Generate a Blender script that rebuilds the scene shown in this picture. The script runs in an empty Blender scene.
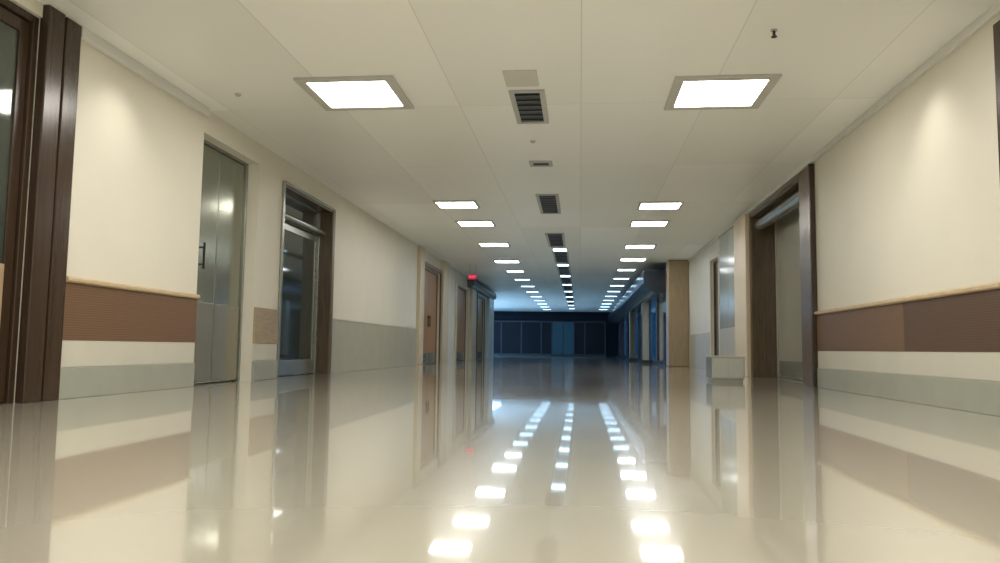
import bpy, bmesh, math, random
from mathutils import Vector, Matrix
random.seed(4)
C = bpy.context.scene
COL = C.collection
H = 2.85; EYE = 0.42; XL = -3.86; XR = 2.886; YEND = 50.0
F = 770.0

# ---------------------------------------------------------------- camera
cam = bpy.data.cameras.new('camera'); co = bpy.data.objects.new('camera', cam); COL.objects.link(co)
cam.sensor_width = 36; cam.lens = 36*F/1000; cam.clip_end = 300; cam.clip_start = 0.02
p = math.atan(67/F); a = math.atan(81*math.cos(p)/F); r = math.radians(0.75)
M = Matrix.Rotation(a, 4, 'Z') @ Matrix.Rotation(math.pi/2+p, 4, 'X') @ Matrix.Rotation(r, 4, 'Z')
M.translation = Vector((0, 0, EYE)); co.matrix_world = M
C.camera = co
R3 = M.to_3x3()
def ray(px, py): return R3 @ Vector(((px-500)/F, (281.5-py)/F, -1))
def onx(px, X, py=370):
    d = ray(px, py); return d.y*X/d.x
def ony(px, py, Yv):
    d = ray(px, py); t = Yv/d.y; return d.x*t, EYE+d.z*t
def onceil(px, py, z=H):
    d = ray(px, py); t = (z-EYE)/d.z; return d.x*t, d.y*t

# ---------------------------------------------------------------- materials
def mat(name, col, rough=.5, metal=0, var=0.0, scale=6, stretch=(1,1,1), bump=0, spec=.5, coat=0, emit=None, es=0):
    m = bpy.data.materials.new(name); m.use_nodes = True
    nt = m.node_tree; b = nt.nodes['Principled BSDF']
    b.inputs['Base Color'].default_value = (*col, 1); b.inputs['Roughness'].default_value = rough
    b.inputs['Metallic'].default_value = metal; b.inputs['Specular IOR Level'].default_value = spec
    b.inputs['Coat Weight'].default_value = coat
    if emit:
        b.inputs['Emission Color'].default_value = (*emit, 1); b.inputs['Emission Strength'].default_value = es
    if var or bump:
        g = nt.nodes.new('ShaderNodeNewGeometry'); mp = nt.nodes.new('ShaderNodeMapping'); mp.inputs['Scale'].default_value = stretch
        n = nt.nodes.new('ShaderNodeTexNoise'); n.inputs['Scale'].default_value = scale; n.inputs['Detail'].default_value = 4
        nt.links.new(g.outputs['Position'], mp.inputs[0]); nt.links.new(mp.outputs[0], n.inputs['Vector'])
        cr = nt.nodes.new('ShaderNodeValToRGB')
        cr.color_ramp.elements[0].position = .3; cr.color_ramp.elements[1].position = .7
        cr.color_ramp.elements[0].color = (*[c*(1-var) for c in col], 1)
        cr.color_ramp.elements[1].color = (*[min(1, c*(1+var)) for c in col], 1)
        nt.links.new(n.outputs['Fac'], cr.inputs[0]); nt.links.new(cr.outputs[0], b.inputs['Base Color'])
        if bump:
            bp = nt.nodes.new('ShaderNodeBump'); bp.inputs['Strength'].default_value = bump; bp.inputs['Distance'].default_value = .01
            nt.links.new(n.outputs['Fac'], bp.inputs['Height']); nt.links.new(bp.outputs[0], b.inputs['Normal'])
    return m
def ribbed(name, c1, c2, n=52):
    m = bpy.data.materials.new(name); m.use_nodes = True; nt = m.node_tree; b = nt.nodes['Principled BSDF']
    g = nt.nodes.new('ShaderNodeNewGeometry'); s = nt.nodes.new('ShaderNodeSeparateXYZ'); nt.links.new(g.outputs['Position'], s.inputs[0])
    mu = nt.nodes.new('ShaderNodeMath'); mu.operation = 'MULTIPLY'; mu.inputs[1].default_value = 2*math.pi*n; nt.links.new(s.outputs['Z'], mu.inputs[0])
    si = nt.nodes.new('ShaderNodeMath'); si.operation = 'SINE'; nt.links.new(mu.outputs[0], si.inputs[0])
    mr = nt.nodes.new('ShaderNodeMapRange'); mr.inputs[1].default_value = -1; nt.links.new(si.outputs[0], mr.inputs[0])
    mx = nt.nodes.new('ShaderNodeMix'); mx.data_type = 'RGBA'; mx.inputs[6].default_value = (*c1,1); mx.inputs[7].default_value = (*c2,1)
    nt.links.new(mr.outputs[0], mx.inputs[0]); nt.links.new(mx.outputs[2], b.inputs['Base Color'])
    bp = nt.nodes.new('ShaderNodeBump'); bp.inputs['Strength'].default_value = .3; bp.inputs['Distance'].default_value = .003
    nt.links.new(mr.outputs[0], bp.inputs['Height']); nt.links.new(bp.outputs[0], b.inputs['Normal']); b.inputs['Roughness'].default_value = .45
    return m
m_wall = mat('cream_paint', (.69,.66,.565), .5, var=.02, scale=2.0, bump=.03)
m_wallw = mat('white_paint', (.68,.68,.64), .3, var=.02, scale=3)
m_glossw = mat('grey_green_gloss_panel', (.42,.43,.37), .18, var=.03, scale=3, metal=.25)
m_pil = mat('beige_pilaster', (.60,.51,.37), .4, var=.04, scale=3)
m_rib = ribbed('brown_ribbed', (.12,.062,.030), (.17,.092,.046))
m_ribd = ribbed('dark_brown_ribbed', (.07,.036,.018), (.10,.054,.029))
m_tanband = mat('tan_laminate', (.36,.28,.18), .4, var=.12, scale=5, stretch=(1,1,6))
m_low = mat('pale_wall_guard', (.56,.54,.46), .4, var=.03, scale=3)
m_kick = mat('grey_green_kick', (.33,.34,.285), .38, var=.05, scale=4)
m_green = mat('grey_green_guard', (.42,.40,.31), .33, var=.05, scale=4)
m_cap = mat('light_oak_rail', (.54,.41,.25), .35, var=.12, scale=8, stretch=(8,1,8))
m_dark = mat('dark_walnut', (.042,.025,.014), .24, var=.18, scale=5, stretch=(5,5,.3))
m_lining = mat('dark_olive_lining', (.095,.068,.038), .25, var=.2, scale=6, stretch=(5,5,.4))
m_brown = mat('brown_wood', (.14,.092,.052), .3, var=.18, scale=6, stretch=(5,5,.3))
m_tan = mat('tan_wood', (.33,.24,.14), .38, var=.14, scale=7, stretch=(5,5,.4))
m_orange = mat('warm_oak_door', (.36,.20,.09), .35, var=.15, scale=7, stretch=(5,5,.4))
m_steel = mat('brushed_green_steel', (.30,.31,.25), .18, metal=.8, var=.05, scale=20, stretch=(8,8,.3))
m_steelrefl = mat('brushed_warm_steel', (.31,.29,.22), .24, metal=.6, var=.05, scale=20, stretch=(8,8,.3))  # warm tint stands in for the reflection low on the steel door
m_olive = mat('grey_metal_door', (.38,.37,.30), .28, var=.06, scale=10, stretch=(4,4,.3), metal=.3)
m_alu = mat('grey_aluminium', (.30,.31,.27), .25, metal=.6, var=.04, scale=20)
m_black = mat('black_metal', (.02,.02,.022), .35, metal=.4, var=.1)
m_glass = mat('grey_green_glass', (.045,.055,.045), .06, spec=.7, coat=.4, var=.1)
m_blueglass = mat('blue_dark_glass', (.005,.012,.026), .08, spec=.7, coat=.4, var=.2, scale=1)
m_blueglow = mat('backlit_blue_glass', (.006,.018,.038), .08, spec=.7, coat=.4, var=.2, scale=1, emit=(.05,.25,.6), es=.16)  # blue glow put into the pane itself, no light behind it
m_navyglass = mat('dark_end_glass', (.003,.006,.010), .4, spec=.15, var=.2, scale=1)
m_tealglow = mat('teal_end_glass', (.004,.010,.016), .35, spec=.25, var=.2, scale=1, emit=(.03,.25,.5), es=.09)  # faint teal glow put into the glass in place of light behind
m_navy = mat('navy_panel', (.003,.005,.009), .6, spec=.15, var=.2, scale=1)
m_dfr = mat('dark_end_frame', (.008,.012,.017), .45, var=.1)
m_soffit = mat('dark_soffit', (.025,.032,.042), .22, metal=.4, var=.1)
m_greysof = mat('grey_soffit', (.13,.13,.125), .3, metal=.3, var=.1)
m_frame = mat('fixture_frame', (.50,.49,.45), .4, var=.02)
m_vent = mat('vent_dark', (.03,.03,.03), .5, var=.1)
m_ventf = mat('vent_frame_grey', (.42,.42,.40), .5, var=.02)
m_bench = mat('bench_white', (.46,.47,.43), .12, var=.03, coat=.5)
def em(name, c, s): return mat(name, c, .5, emit=c, es=s, var=0)
m_warm = em('diffuser_warm', (1,.96,.88), 21)
m_warm2 = em('diffuser_warm_small', (1,.97,.91), 22)
m_mid = em('diffuser_neutral', (.88,.95,1), 19)
m_cool = em('diffuser_cool', (.50,.76,1), 9)
m_red = em('exit_red', (1,.10,.18), .9)
m_redface = em('exit_face', (.5,.02,.07), .35)
m_fillwin = em('window_sky_glow', (.15,.42,1), 4.0)  # blue emission for the added out-of-view panes

# floor
m_floor = bpy.data.materials.new('polished_vinyl'); m_floor.use_nodes = True
nt = m_floor.node_tree; b = nt.nodes['Principled BSDF']
g = nt.nodes.new('ShaderNodeNewGeometry')
n1 = nt.nodes.new('ShaderNodeTexNoise'); n1.inputs['Scale'].default_value = 1.1; n1.inputs['Detail'].default_value = 3
nt.links.new(g.outputs['Position'], n1.inputs['Vector'])
cr = nt.nodes.new('ShaderNodeValToRGB'); cr.color_ramp.elements[0].position=.3; cr.color_ramp.elements[1].position=.75
cr.color_ramp.elements[0].color=(.50,.465,.375,1); cr.color_ramp.elements[1].color=(.55,.515,.42,1)
nt.links.new(n1.outputs['Fac'], cr.inputs[0]); nt.links.new(cr.outputs[0], b.inputs['Base Color'])
n2 = nt.nodes.new('ShaderNodeTexNoise'); n2.inputs['Scale'].default_value = 1.3; n2.inputs['Detail'].default_value = 0
nt.links.new(g.outputs['Position'], n2.inputs['Vector'])
bp = nt.nodes.new('ShaderNodeBump'); bp.inputs['Strength'].default_value=.035; bp.inputs['Distance'].default_value=.01
nt.links.new(n2.outputs['Fac'], bp.inputs['Height']); nt.links.new(bp.outputs[0], b.inputs['Normal'])
b.inputs['Roughness'].default_value = .2; b.inputs['IOR'].default_value = 1.55; b.inputs['Coat Weight'].default_value = 1; b.inputs['Coat Roughness'].default_value = .036; b.inputs['Coat IOR'].default_value = 1.75
nt.links.new(bp.outputs[0], b.inputs['Coat Normal'])
# ceiling
m_ceil = bpy.data.materials.new('ceiling_panels'); m_ceil.use_nodes = True
nt = m_ceil.node_tree; b = nt.nodes['Principled BSDF']
g = nt.nodes.new('ShaderNodeNewGeometry'); mp = nt.nodes.new('ShaderNodeMapping'); mp.inputs['Location'].default_value = (0.1+12, .3, 0)
nt.links.new(g.outputs['Position'], mp.inputs[0])
bk = nt.nodes.new('ShaderNodeTexBrick'); bk.offset = 0; bk.inputs['Scale'].default_value = 1
bk.inputs['Brick Width'].default_value = 1.21; bk.inputs['Row Height'].default_value = 2.6; bk.inputs['Mortar Size'].default_value = .005
bk.inputs['Mortar Smooth'].default_value = .5
bk.inputs['Color1'].default_value=(.86,.865,.83,1); bk.inputs['Color2'].default_value=(.77,.775,.735,1); bk.inputs['Mortar'].default_value=(.62,.62,.58,1)
nt.links.new(mp.outputs[0], bk.inputs['Vector']); nt.links.new(bk.outputs['Color'], b.inputs['Base Color'])
b.inputs['Roughness'].default_value = .4

# ---------------------------------------------------------------- mesh helpers
def bx(bm, x0,x1,y0,y1,z0,z1):
    if x0>x1: x0,x1=x1,x0
    if y0>y1: y0,y1=y1,y0
    v = [bm.verts.new(q) for q in ((x0,y0,z0),(x1,y0,z0),(x1,y1,z0),(x0,y1,z0),(x0,y0,z1),(x1,y0,z1),(x1,y1,z1),(x0,y1,z1))]
    for f in ((0,3,2,1),(4,5,6,7),(0,1,5,4),(1,2,6,5),(2,3,7,6),(3,0,4,7)): bm.faces.new([v[i] for i in f])
def cyl(bm, p0, p1, rad, n=14, r2=None):
    p0=Vector(p0); p1=Vector(p1); d=(p1-p0).normalized(); u=d.orthogonal().normalized(); w=d.cross(u); r2 = rad if r2 is None else r2
    A=[bm.verts.new(p0+rad*(math.cos(t)*u+math.sin(t)*w)) for t in [2*math.pi*i/n for i in range(n)]]
    B=[bm.verts.new(p1+r2*(math.cos(t)*u+math.sin(t)*w)) for t in [2*math.pi*i/n for i in range(n)]]
    for i in range(n): bm.faces.new((A[i],A[(i+1)%n],B[(i+1)%n],B[i]))
    bm.faces.new(A[::-1]); bm.faces.new(B)
def prism(bm, pts, axis, a0, a1):
    def P(u,v,w): return {'y':(u,w,v),'z':(u,v,w)}[axis]
    A=[bm.verts.new(P(u,v,a0)) for u,v in pts]; B=[bm.verts.new(P(u,v,a1)) for u,v in pts]; n=len(pts)
    for i in range(n): bm.faces.new((A[i],A[(i+1)%n],B[(i+1)%n],B[i]))
    bm.faces.new(A[::-1]); bm.faces.new(B)
def ROOT(o):
    v=Vector((0,0,0))
    while o: v+=Vector(o.location) ; o=None if o.type=='MESH' else o.parent
    return v
def build(name, bm, m, parent=None, bevel=0):
    bmesh.ops.recalc_face_normals(bm, faces=bm.faces)
    me = bpy.data.meshes.new(name); bm.to_mesh(me); bm.free(); me.materials.append(m)
    o = bpy.data.objects.new(name, me); COL.objects.link(o)
    if bevel:
        md = o.modifiers.new('bevel','BEVEL'); md.width=bevel; md.segments=2; md.limit_method='ANGLE'
    if parent:
        o.parent = parent; o.matrix_parent_inverse = Matrix.Translation(-ROOT(parent))
    return o
def boxes(name, bl, m, parent=None, bevel=0):
    bm = bmesh.new()
    for q in bl: bx(bm, *q)
    return build(name, bm, m, parent, bevel)
def thing(name, loc, label, cat, group=None, kind=None):
    o = bpy.data.objects.new(name, None); COL.objects.link(o); o.location = loc; o.empty_display_size=.1
    return tag(o, label, cat, group, kind)
def tag(o, label, cat, group=None, kind=None):
    o['label']=label; o['category']=cat
    if group: o['group']=group
    if kind: o['kind']=kind
    return o
def struct(o, label, cat): return tag(o, label, cat, None, 'structure')

# ---------------------------------------------------------------- shell
struct(boxes('floor', [(-9,4.4,-4,YEND+.3,-.1,0)], m_floor), 'glossy cream polished floor running down the whole corridor', 'floor')
struct(boxes('ceiling', [(-9,4.4,-4,YEND+.3,H,H+.1)], m_ceil), 'flat cream panelled ceiling over the whole corridor', 'ceiling')

def wall(name, X, s, ya, yb, rec, m, label, thick=.9):
    pts=[(X+s*thick,ya),(X,ya)]
    for (y0,y1,d,z) in rec: pts += [(X,y0),(X+s*d,y0),(X+s*d,y1),(X,y1)]
    pts += [(X,yb),(X+s*thick,yb)]
    bm=bmesh.new(); prism(bm, pts, 'z', 0, H)
    for (y0,y1,d,z) in rec: bx(bm, X, X+s*(d+.001), y0-.001, y1+.001, z, H)
    return struct(build(name,bm,m), label, 'wall')

Y = lambda px, X=XL: onx(px, X)
L0b = Y(20); L0a = L0b-1.6; W1 = Y(56)
L1a = Y(193); L1b = Y(251)
L2a = Y(277); L2b = Y(327)
L3a = Y(420); L3b = Y(438)
L4a = Y(455); L4b = Y(466)
L5a = Y(476); L5b = Y(483)
LEND = Y(490)
recL=[(L0a,L0b,.12,2.75),(L1a,L1b,.22,2.6),(L2a,L2b,.26,2.52),(L3a,L3b,.14,2.45),(L4a,L4b,.12,2.4),(L5a,L5b,.12,2.4)]
wall('wall_left', XL, -1, -4, LEND, recL, m_wall, 'long cream painted wall on the left with recessed doorways')
R1a = Y(818,XR); R1b = Y(754,XR); R2a = Y(721,XR); R2b = Y(713,XR); RP = Y(690,XR)
RF = .50; RD=.46
recR=[(R1a+RF,R1b,RD,2.70),(R2a,R2b,.12,2.4)]
wall('wall_right', XR, 1, -4, RP+.6, recR, m_wall, 'cream painted wall on the right with a deep brown framed doorway')
struct(boxes('wall_lobby_right', [(XR+.1,XR+.9,RP+.6,YEND,0,H)], m_navy), 'dark blue wall behind the glazed shopfront at the far right', 'wall')
struct(boxes('wall_lobby_left', [(-9,-8.6,LEND-.5,YEND,0,H),(-9,XL-.9,LEND-.6,LEND-.3,0,H)], m_navy), 'dark wall of the side lobby at the far left', 'wall')
struct(boxes('wall_back', [(-9,4.4,YEND,YEND+.3,0,H)], m_navy), 'nearly black wall closing the far end of the corridor', 'wall')

struct(boxes('trim_1', [(XL,XL+.05,W1,L1a,H-.09,H)], m_wallw, bevel=.006), 'thin pale coving at the top of the left wall nearest the camera','trim')
struct(boxes('trim_2', [(XR-.035,XR,-4,RP,H-.07,H)], m_wallw, bevel=.006), 'thin pale coving where the right wall meets the ceiling','trim')

# ---------------------------------------------------------------- wall protection
tn=[3]
def fx(X,s,d): return X - s*d
def trim(bl,m,label,bevel=.005):
    o=struct(boxes('trim_%d'%tn[0], bl, m, bevel=bevel), label,'trim'); tn[0]+=1; return o
def kick(X,s,y0,y1,where): trim([(X,fx(X,s,.028),y0,y1,0,.235)], m_kick,'grey green skirting guard along the floor '+where)
def low(X,s,y0,y1,where,m=None,z0=.236,z1=.44): trim([(X,fx(X,s,.018),y0,y1,z0,z1)], m or m_low,'pale smooth lower wall guard '+where)
def band(X,s,y0,y1,m,label):
    tag(boxes('wall_panel', [(X,fx(X,s,.022),y0,y1,.44,.875)], m, bevel=.004), label,'wall panel')
def rail(X,s,y0,y1,label,m=None):
    bm=bmesh.new(); x0,x1=X,fx(X,s,.05)
    pts=[(x0,.876),(fx(X,s,.035),.876),(x1,.888),(x1,.908),(fx(X,s,.035),.92),(x0,.92)]
    prism(bm,pts,'y',y0,y1); tag(build('wall_rail',bm,m or m_cap), label,'wall rail')
w1='on the left wall nearest the camera'
kick(XL,-1,W1+.01,L1a-.02,w1); low(XL,-1,W1+.01,L1a-.02,w1)
band(XL,-1,W1+.01,L1a-.02,m_rib,'brown ribbed wall panel beside the dark doorframe on the left wall')
rail(XL,-1,W1+.01,L1a-.02,'light oak rail capping the brown ribbed panel on the left wall')
w2='on the narrow pier between the two left metal doors'
kick(XL,-1,L1b+.01,L2a-.07,w2); low(XL,-1,L1b+.01,L2a-.07,w2); band(XL,-1,L1b+.01,L2a-.07,m_tanband,'tan laminate wall panel on the narrow pier between the two left metal doors')
w3='on the long left wall past the glass door'
trim([(XL,XL+.02,L2b+.11,L3a-.6,0,.84)], m_green,'tall grey green wall guard '+w3)
trim([(XL,XL+.03,L2b+.11,L3a-.6,.84,.87)], m_low,'thin pale cap strip over the tall grey green guard')
RS=Y(908,XR); yb=onx(997,XR,60)
w4='on the right wall nearest the camera'
kick(XR,1,yb,R1a-.06,w4); low(XR,1,yb,R1a-.06,w4)
band(XR,1,yb,RS-.004,m_ribd,'darker brown ribbed wall panel at the right edge of the view')
band(XR,1,RS+.004,R1a-.06,m_rib,'lighter brown ribbed wall panel beside the brown doorframe on the right wall')
rail(XR,1,yb,R1a-.06,'light oak rail capping the two brown panels on the right wall')
PB=Y(741,XR)
ya=PB; yb_=R2a-.12; st=(yb_-ya)/2
for i in range(2):
    tag(boxes('wall_panel',[(XR,XR-.03,ya+i*st+.006,ya+(i+1)*st-.006,.88,H-.08)],m_glossw,bevel=.006),['tall glossy grey wall panel right after the brown doorway','tall glossy grey wall panel just before the narrow right door'][i],'wall panel')
trim([(XR,XR-.035,ya,yb_,0,.87)], m_green,'tall grey green wall guard on the right wall past the brown doorway')
trim([(XR,XR-.10,R1b+.06,PB-.01,0,H-.08)], m_pil,'beige pilaster just past the brown doorway on the right',.01)
trim([(XR,XR-.02,R2b+.13,RP-.02,0,.84)], m_green,'tall grey green wall guard on the right wall before the tan pillar')
struct(boxes('trim_%d'%tn[0], [(XR,XR-.025,3.7,yb-.01,0,2.72)], m_dark, bevel=.006),'dark walnut doorframe edge at the right edge of the view','trim'); tn[0]+=1

# ---------------------------------------------------------------- doors
def handle_bar(parent, x, s, y, z0, z1):
    bm=bmesh.new(); xo=x-s*.04
    cyl(bm,(xo,y,z0),(xo,y,z1),.013); cyl(bm,(x,y,z0+.05),(xo,y,z0+.05),.009); cyl(bm,(x,y,z1-.05),(xo,y,z1-.05),.009)
    build('handle',bm,m_black,parent)
def door(n, X, s, y0, y1, ztop, depth, label, leafm, framem, leaves=1, transom=None, glazed=None, archi=None, archm=None, handle=True, hinge_far=True, lining=None, plate=True, fw=.055, edge=.1, hz=(.95,1.25)):
    t=thing('door_%d'%n,(X+s*depth/2,(y0+y1)/2,0),label,'door',None,'structure')
    xb=X+s*depth; fd=min(.09,depth-.02)
    tl = transom or ztop-fw
    boxes('frame',[(xb,xb-s*fd,y0,y0+fw,0,ztop),(xb,xb-s*fd,y1-fw,y1,0,ztop),(xb,xb-s*fd,y0+fw,y1-fw,ztop-fw,ztop)]+
          ([(xb,xb-s*fd,y0+fw,y1-fw,transom,transom+fw)] if transom else []),framem,t,.005)
    if transom: boxes('transom_pane',[(xb,xb-s*.04,y0+fw,y1-fw,transom+fw,ztop-fw)],m_glass,t)
    W=(y1-y0-2*fw)/leaves
    for i in range(leaves):
        a0=y0+fw+W*i+.004; a1=a0+W-.008
        if glazed:
            st=.09
            lf=boxes('leaf',[(xb-s*.02,xb-s*.065,a0,a0+st,.01,tl-.005),(xb-s*.02,xb-s*.065,a1-st,a1,.01,tl-.005),(xb-s*.02,xb-s*.065,a0+st,a1-st,.01,.22),(xb-s*.02,xb-s*.065,a0+st,a1-st,tl-.1,tl-.005)],leafm,t,.004)
            boxes('glass_pane',[(xb-s*.035,xb-s*.05,a0+st,a1-st,.22,tl-.1)],m_glass,lf)
        else:
            lf=boxes('leaf',[(xb-s*.02,xb-s*.065,a0,a1,.01,tl-.005)],leafm,t,.009)
            if plate: boxes('kick_plate',[(xb-s*.065,xb-s*.07,a0+.03,a1-.03,.03,.28)],m_alu,lf,.002)
        if handle is True:
            hy = (a1-edge if i==0 else a0+edge) if leaves==2 else (a0+edge if hinge_far else a1-edge)
            handle_bar(lf, xb-s*.065, s, hy, *hz)
        elif handle=='near' and i==0:
            handle_bar(lf, xb-s*.065, s, a0+edge, *hz)
    if archi:
        xo=X-s*.04; am=archm or framem
        boxes('architrave',[(X,xo,y0-archi,y0,0,ztop+.1),(X,xo,y1,y1+archi,0,ztop+.1),(X,xo,y0,y1,ztop,ztop+.1)],am,t,.006)
    if lining:
        boxes('jamb_lining',[(X-s*.02,xb-s*fd,y1-.03,y1,0,ztop),(X-s*.02,xb-s*fd,y0,y0+.03,0,ztop),(X-s*.02,xb-s*fd,y0+.03,y1-.03,ztop-.03,ztop)],lining,t,.004)
    return t
d=door(1,XL,-1,L0a,L0b,2.75,.12,'near left dark glass door inside a wide dark walnut frame',m_dark,m_dark,leaves=1,glazed=True,hinge_far=True)
boxes('lower_panel',[(XL-.055,XL-.04,L0a+.2,L0b-.16,.22,.95)],m_tan,d,.004)
ymid=L0b+(W1-L0b)*.45
boxes('wide_jamb',[(XL-.02,XL+.05,L0b-.01,ymid,0,H-.001),(XL,XL+.025,ymid,ymid+.03,0,H-.001),(XL,XL+.04,ymid+.03,W1,0,H-.001)],m_dark,d,.008)
d=door(2,XL,-1,L1a+.005,L1b-.005,2.6,.22,'tall grey green brushed metal double door on the left',m_steel,m_alu,leaves=2,plate=False,handle='near',fw=.03,edge=.30,hz=(1.22,1.5))
boxes('lower_guard',[(XL-.155,XL-.15,L1a+.06,(L1a+L1b)/2-.02,.03,.87),(XL-.155,XL-.15,(L1a+L1b)/2+.02,L1b-.06,.03,.87)],m_steelrefl,d,.003)  # thin sheets painting a warm reflection on the lower leaves
d=door(3,XL,-1,L2a,L2b,2.52,.26,'dark glass door in a deep metal framed recess on the left wall',m_alu,m_alu,leaves=1,transom=2.12,glazed=True,lining=m_lining,handle=False)
bm=bmesh.new(); cyl(bm,(XL-.12,L2a+.04,2.17),(XL-.12,L2b-.04,2.17),.045,20); build('door_operator',bm,m_alu,d)
boxes('dark_edge',[(XL,XL+.03,L2b,L2b+.1,0,2.56)],m_brown,d,.005); boxes('metal_edge',[(XL,XL+.03,L2a-.06,L2a,0,2.56),(XL,XL+.03,L2a,L2b,2.52,2.57)],m_alu,d,.005)
door(4,XL,-1,L3a,L3b,2.45,.14,'pair of warm oak doors recessed halfway down the left wall',m_orange,m_brown,leaves=2,archi=.1,archm=m_brown)
trim([(XL,XL+.09,L3a-.58,L3a-.11,0,H-.02)],m_pil,'beige pilaster just before the oak double doors on the left',.01)
trim([(XL,XL+.09,L3b+.12,L3b+1.0,0,H-.02)],m_pil,'beige pilaster just past the oak double doors on the left',.01)
door(5,XL,-1,L4a,L4b,2.4,.12,'oak door recessed just before the grey canopy on the far left',m_orange,m_brown,leaves=1,archi=.25,archm=m_pil)
door(6,XL,-1,L5a,L5b,2.4,.12,'last brown door at the far left end of the wall',m_orange,m_brown,leaves=1,archi=.1,handle=False)
trim([(XL,XL+.14,L4b+.4,L4b+1.3,0,2.5)],m_pil,'beige pilaster between the last two doors on the far left',.02)
trim([(XL,XL+.14,LEND-1.6,LEND-.02,0,2.5)],m_wallw,'white pilaster at the very end of the left wall',.02)
d=door(7,XR,1,R1a+RF,R1b,2.70,RD,'grey metal door set deep inside the large brown framed doorway on the right',m_olive,m_olive,leaves=1,lining=m_lining,hinge_far=True)
boxes('wide_architrave',[(XR,XR-.05,R1a,R1a+RF-.01,0,2.76),(XR,XR-.04,R1b,R1b+.05,0,2.76),(XR,XR-.04,R1a+RF-.01,R1b,2.70,2.76)],m_brown,d,.01)
boxes('dark_edge',[(XR,XR-.07,R1a-.05,R1a-.001,0,2.76)],m_dark,d,.008)
bm=bmesh.new(); cyl(bm,(XR+.12,R1a+RF+.06,2.55),(XR+.12,R1b-.06,2.55),.09,20); build('door_operator',bm,m_alu,d)
door(8,XR,1,R2a,R2b,2.4,.12,'narrow dark door on the right wall beyond the glossy grey panels',m_dark,m_dark,leaves=1,archi=.1,archm=m_pil,handle=False)

tag(boxes('pillar',[(XR-.55,XR,RP,RP+.6,0,H-.001)],m_tan,None,.03),'tan wooden pillar projecting from the right wall before the dark shopfront','pillar')

# ---------------------------------------------------------------- far canopies and shopfront
def canopy(s,X,w,y0,y1,z0,z1,label,m,rr=.2):
    bm=bmesh.new(); pts=[(X,z1),(X-s*w,z1)]
    for i in range(7):
        t=i/6*math.pi/2
        pts.append((X-s*(w-rr+rr*math.cos(t)), z0+rr-rr*math.sin(t)))
    pts.append((X,z0)); prism(bm,pts,'y',y0,y1)
    tag(build('canopy',bm,m),label,'canopy')
canopy(-1,XL,.24,L4b,LEND,2.52,2.76,'grey rounded canopy over the far left doors',m_greysof,.12)
canopy(1,XR+.1,1.25,RP+.62,YEND-.5,2.0,2.62,'long dark rounded canopy over the shopfront on the far right',m_soffit,.4)
sf=thing('shopfront',(XR-.3,30,0),'dark blue glass shopfront under the canopy on the far right','shopfront')
ys=[RP+.7+i*2.6 for i in range(int((YEND-RP-1)/2.6)+1)]
xg=XR-.50
boxes('sill',[(xg+.08,xg-.06,RP+.62,YEND-.3,0,.12)],m_soffit,sf,.005)
for i in range(len(ys)-1):
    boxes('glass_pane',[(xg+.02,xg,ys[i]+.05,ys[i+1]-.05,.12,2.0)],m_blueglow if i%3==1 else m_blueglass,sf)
for y in ys: boxes('mullion',[(xg+.08,xg-.04,y-.04,y+.04,.12,2.0)],m_soffit,sf,.004)
words=['first','second','third','fourth','fifth','sixth','seventh','eighth','ninth','tenth','eleventh','twelfth','thirteenth','fourteenth','fifteenth','sixteenth']
for i,(y,m) in enumerate([(RP+5.0,m_glossw),(RP+11.5,m_tan)]):
    x0=XR-.84
    c=thing('pier',(x0+.12,y,0),['square grey pier in front of the far right shopfront','square tan pier in front of the far right shopfront'][i],'pier')
    boxes('shaft',[(x0,x0+.22,y,y+.35,.1,2.0)],m,c,.01); boxes('base',[(x0-.02,x0+.24,y-.02,y+.37,0,.1)],m_soffit,c,.005)

bw=thing('door_9',(-1.2,YEND,0),'dark teal glass doors in the wall at the far end of the corridor','door',None,'structure')
xs=[-6.4,-5.1,-3.8,-2.5,-1.8,-1.1,-.4,.3,1.6]
for i in range(len(xs)-1):
    boxes('glass_pane',[(xs[i]+.04,xs[i+1]-.04,YEND-.04,YEND-.02,.12,2.15)],m_tealglow if i in (4,5) else m_navyglass,bw)
boxes('frame',[(x-.04,x+.04,YEND-.08,YEND,0,2.2) for x in xs]+[(-6.4,1.6,YEND-.08,YEND,2.15,2.24),(-6.4,1.6,YEND-.08,YEND,0,.12)],m_dfr,bw,.004)
boxes('header_panel',[(-8.5,1.8,YEND-.12,YEND,2.3,2.6)],m_navy,bw,.01)
for i,(y0,y1) in enumerate([(35,39),(40,44),(45,49)]):  # added glowing panes, out of view, to light the far end blue
    w=thing('window_%d'%(i+1),(-8.6,(y0+y1)/2,.4),'%s blue lit window in the side lobby at the far left'%words[i],'window',None,'structure')
    boxes('pane',[(-8.6,-8.58,y0+.06,y1-.06,.46,2.44)],m_fillwin,w)
    boxes('window_frame',[(-8.6,-8.52,y0,y0+.06,.4,2.5),(-8.6,-8.52,y1-.06,y1,.4,2.5),(-8.6,-8.52,y0,y1,.4,.46),(-8.6,-8.52,y0,y1,2.44,2.5),(-8.59,-8.53,(y0+y1)/2-.03,(y0+y1)/2+.03,.46,2.44)],m_soffit,w)

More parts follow.
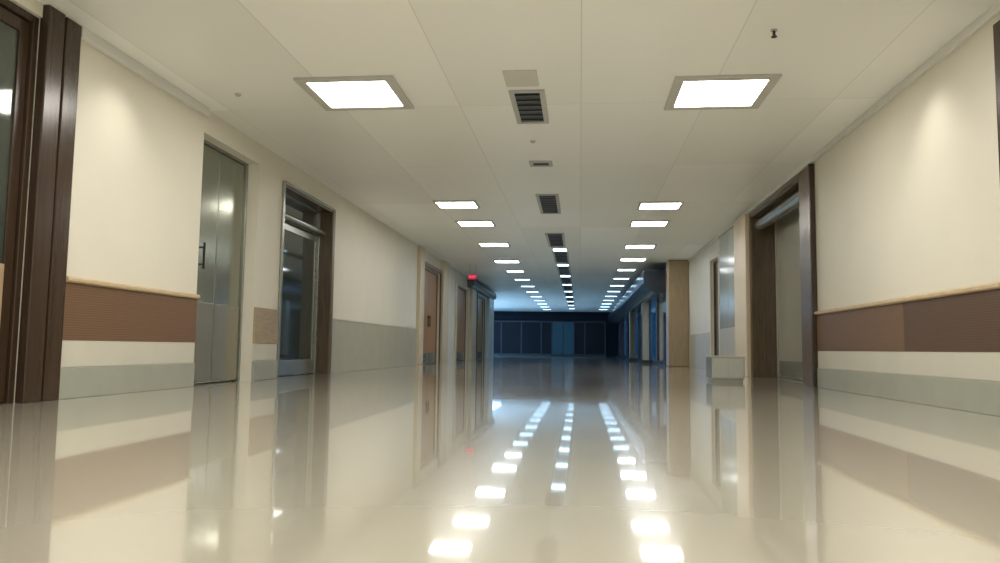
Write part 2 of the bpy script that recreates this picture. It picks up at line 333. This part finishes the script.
# exit sign
ey=22.0; ex,ez=ony(472.5,277,ey)
t=thing('exit_sign',(ex,ey,H),'small red exit sign hanging from the ceiling at the far left','sign')
boxes('housing',[(ex-.12,ex+.12,ey-.02,ey+.03,ez-.065,ez+.065)],m_redface,t,.005)
for q in (-.08,.08):
    bm=bmesh.new(); cyl(bm,(ex+q,ey,ez+.065),(ex+q,ey,H),.006); build('hanger',bm,m_ventf,t)
cu=bpy.data.curves.new('lettering','FONT'); cu.body='EXIT'; cu.size=.10; cu.align_x='CENTER'; cu.align_y='CENTER'; cu.extrude=.002; cu.offset=.002
to=bpy.data.objects.new('tmp',cu); COL.objects.link(to); bpy.context.view_layer.update()
me=bpy.data.meshes.new_from_object(to); bpy.data.objects.remove(to)
me.transform(Matrix.Translation((ex,ey-.024,ez)) @ Matrix.Rotation(math.pi/2,4,'X')); me.materials.clear(); me.materials.append(m_red)
lo=bpy.data.objects.new('lettering',me); COL.objects.link(lo); lo.parent=t; lo.matrix_parent_inverse=Matrix.Translation(-Vector(t.location))

# low box right
d0=ray(712,382); tt=-EYE/d0.z; by0=d0.y*tt; bx0=d0.x*tt; bx1=ony(745,382,by0)[0]
t=thing('low_cabinet',((bx0+bx1)/2,by0+.3,0),'low glossy pale grey cabinet on the floor by the right wall past the brown doorway','cabinet')
boxes('body',[(bx0,bx1,by0,by0+.5,.04,.34)],m_bench,t,.012); boxes('top',[(bx0-.01,bx1+.01,by0-.01,by0+.51,.34,.36)],m_low,t,.006)
boxes('plinth',[(bx0+.02,bx1-.02,by0+.02,by0+.48,0,.04)],m_kick,t)
xm=(bx0+bx1)/2
for q0,q1 in ((bx0+.015,xm-.003),(xm+.003,bx1-.015)): boxes('door',[(q0,q1,by0-.01,by0,.06,.33)],m_bench,t,.003)

# ---------------------------------------------------------------- ceiling lights
def light(x,y,w,l,m,label,group,fr=.07):
    t=thing('ceiling_light',(x,y,H),label,'ceiling light',group)
    x0,x1,y0,y1=x-w/2,x+w/2,y-l/2,y+l/2; z=H
    boxes('frame',[(x0-fr,x1+fr,y0-fr,y0,z-.025,z),(x0-fr,x1+fr,y1,y1+fr,z-.025,z),(x0-fr,x0,y0,y1,z-.025,z),(x1,x1+fr,y0,y1,z-.025,z)],m_frame,t,.004)
    boxes('diffuser',[(x0,x1,y0,y1,z-.012,z-.002)],m,t)
XA,YA=onceil(357,93); XB,YB=onceil(719,92)
light(XA,YA,.74,.74,m_warm,'large bright square ceiling light at the left, nearest the camera','large ceiling lights',.09)
light(XB,YB,.74,.74,m_warm,'large bright square ceiling light at the right, nearest the camera','large ceiling lights',.09)
rowL=[(457,204),(476,223),(494,244),(507,261)]; rowR=[(660,205),(649,223),(640,246),(633,259)]
def row(pts,side,xdef):
    ysr=[onceil(*q) for q in pts]; n=0
    for (x,y) in ysr:
        light(x,y,.64,.54,m_warm2 if y<16 else m_mid,'%s small ceiling light in the %s row, counting from the large one'%(words[n],side),'small lights in the %s row'%side,.04); n+=1
    y=ysr[-1][1]+2.7
    while y<YEND-1:
        light(xdef,y,.50,.42,m_cool if y>24 else m_mid,'%s small ceiling light in the %s row, counting from the large one'%(words[n],side),'small lights in the %s row'%side,.04); n+=1; y+=2.9
row(rowL,'left',-2.03); row(rowR,'right',1.38)
def vent(x,y,w,l,label,slats=6):
    t=thing('air_vent',(x,y,H),label,'air vent','vents along the ceiling centre'); f=.05; z=H
    x0,x1,y0,y1=x-w/2,x+w/2,y-l/2,y+l/2
    boxes('frame',[(x0-f,x1+f,y0-f,y0,z-.02,z),(x0-f,x1+f,y1,y1+f,z-.02,z),(x0-f,x0,y0,y1,z-.02,z),(x1,x1+f,y0,y1,z-.02,z)],m_ventf,t,.003)
    boxes('backing',[(x0,x1,y0,y1,z-.006,z-.001)],m_vent,t)
    for i in range(slats): boxes('slat',[(x0,x1,y0+(i+.5)*l/slats-.012,y0+(i+.5)*l/slats+.012,z-.018,z-.008)],m_black,t)
xv,yv=onceil(530,107); vent(xv,yv,.24,.95,'large dark air vent in the ceiling centre, nearest the camera')
x2,y2=onceil(541,163); vent(x2,y2,.2,.16,'tiny dark air vent, second along the ceiling centre',3)
x3,y3=onceil(549,204); vent(x3,y3,.26,1.6,'dark air vent between the first small lights of both rows',8)
x4,y4=onceil(556,240); vent(x4,y4,.30,2.0,'fourth dark air vent along the ceiling centre from the camera',9)
y=y4+3.2
for i in range(7):
    vent(-.5,y,.30,2.3,'%s dark air vent along the ceiling centre from the camera'%words[4+i],6); y+=3.4
y=y4+1.6
k=0
while y<46:
    light(-.5,y,.32,.5,m_cool,'%s small cool light in the middle row of the far ceiling'%words[k],'small cool lights in the middle row',.03); k+=1; y+=3.4
xc,yc=onceil(521,78)
tag(boxes('access_panel',[(xc-.15,xc+.15,yc-.2,yc+.2,H-.012,H)],m_low,None,.004),'small pale access panel in the ceiling just before the nearest vent','access panel')
x5,y5=onceil(774,30)
t=thing('sprinkler',(x5,y5,H),'small dark sprinkler head on the ceiling at upper right','sprinkler')
bm=bmesh.new(); cyl(bm,(x5,y5,H-.008),(x5,y5,H),.025,20); build('cover_plate',bm,m_ventf,t)
bm=bmesh.new(); cyl(bm,(x5,y5,H-.05),(x5,y5,H-.008),.011); cyl(bm,(x5,y5,H-.056),(x5,y5,H-.05),.022,16); build('nozzle',bm,m_black,t)
for i,(px,py) in enumerate([(238,94),(533,141)]):
    x6,y6=onceil(px,py)
    t=thing('smoke_detector',(x6,y6,H),['small pale round detector on the ceiling above the left wall','small round detector on the ceiling just past the nearest vent'][i],'detector')
    bm=bmesh.new(); cyl(bm,(x6,y6,H-.012),(x6,y6,H),.032,20); build('base',bm,m_frame,t)
    bm=bmesh.new(); cyl(bm,(x6,y6,H-.024),(x6,y6,H-.012),.014,16,.022); build('sensor',bm,m_ventf,t)

# ---------------------------------------------------------------- lamps + world
def area(name,loc,size,e,col,rot=(0,0,0)):
    l=bpy.data.lights.new(name,'AREA'); l.shape='RECTANGLE'; l.size=size[0]; l.size_y=size[1]; l.energy=e; l.color=col
    o=bpy.data.objects.new(name,l); COL.objects.link(o); o.location=loc; o.rotation_euler=rot
for i,y in enumerate([-1.5,1.6,4.3]):
    for x in (XA,XB): area('corridor_lamp',(x,y,H-.03),(.85,.85),46,(1,.965,.89))
area('lobby_lamp',(-6,42,H-.1),(3,6),360,(.36,.64,1))  # unseen overhead fill added to turn the far end blue
area('lobby_window_lamp',(-8.4,41,1.5),(1.8,10),480,(.36,.64,1),(0,-math.pi/2,0))  # unseen side fill added for blue light across the far corridor
def spot(x,y,e,tilt,col=(1,.94,.83)):
    l=bpy.data.lights.new('wall_washer','SPOT'); l.energy=e; l.color=col; l.spot_size=math.radians(105); l.spot_blend=1; l.shadow_soft_size=.12
    o=bpy.data.objects.new('wall_washer',l); COL.objects.link(o); o.location=(x,y,H-.02); o.rotation_euler=(0,tilt,0)
spot(XL+.42,Y(100),34,math.radians(12))
spot(XR-.42,Y(945,XR),38,math.radians(-12))
w=bpy.data.worlds.new('world'); C.world=w; w.use_nodes=True
w.node_tree.nodes['Background'].inputs[0].default_value=(1,.985,.94,1); w.node_tree.nodes['Background'].inputs[1].default_value=.92
C.view_settings.view_transform='Standard'
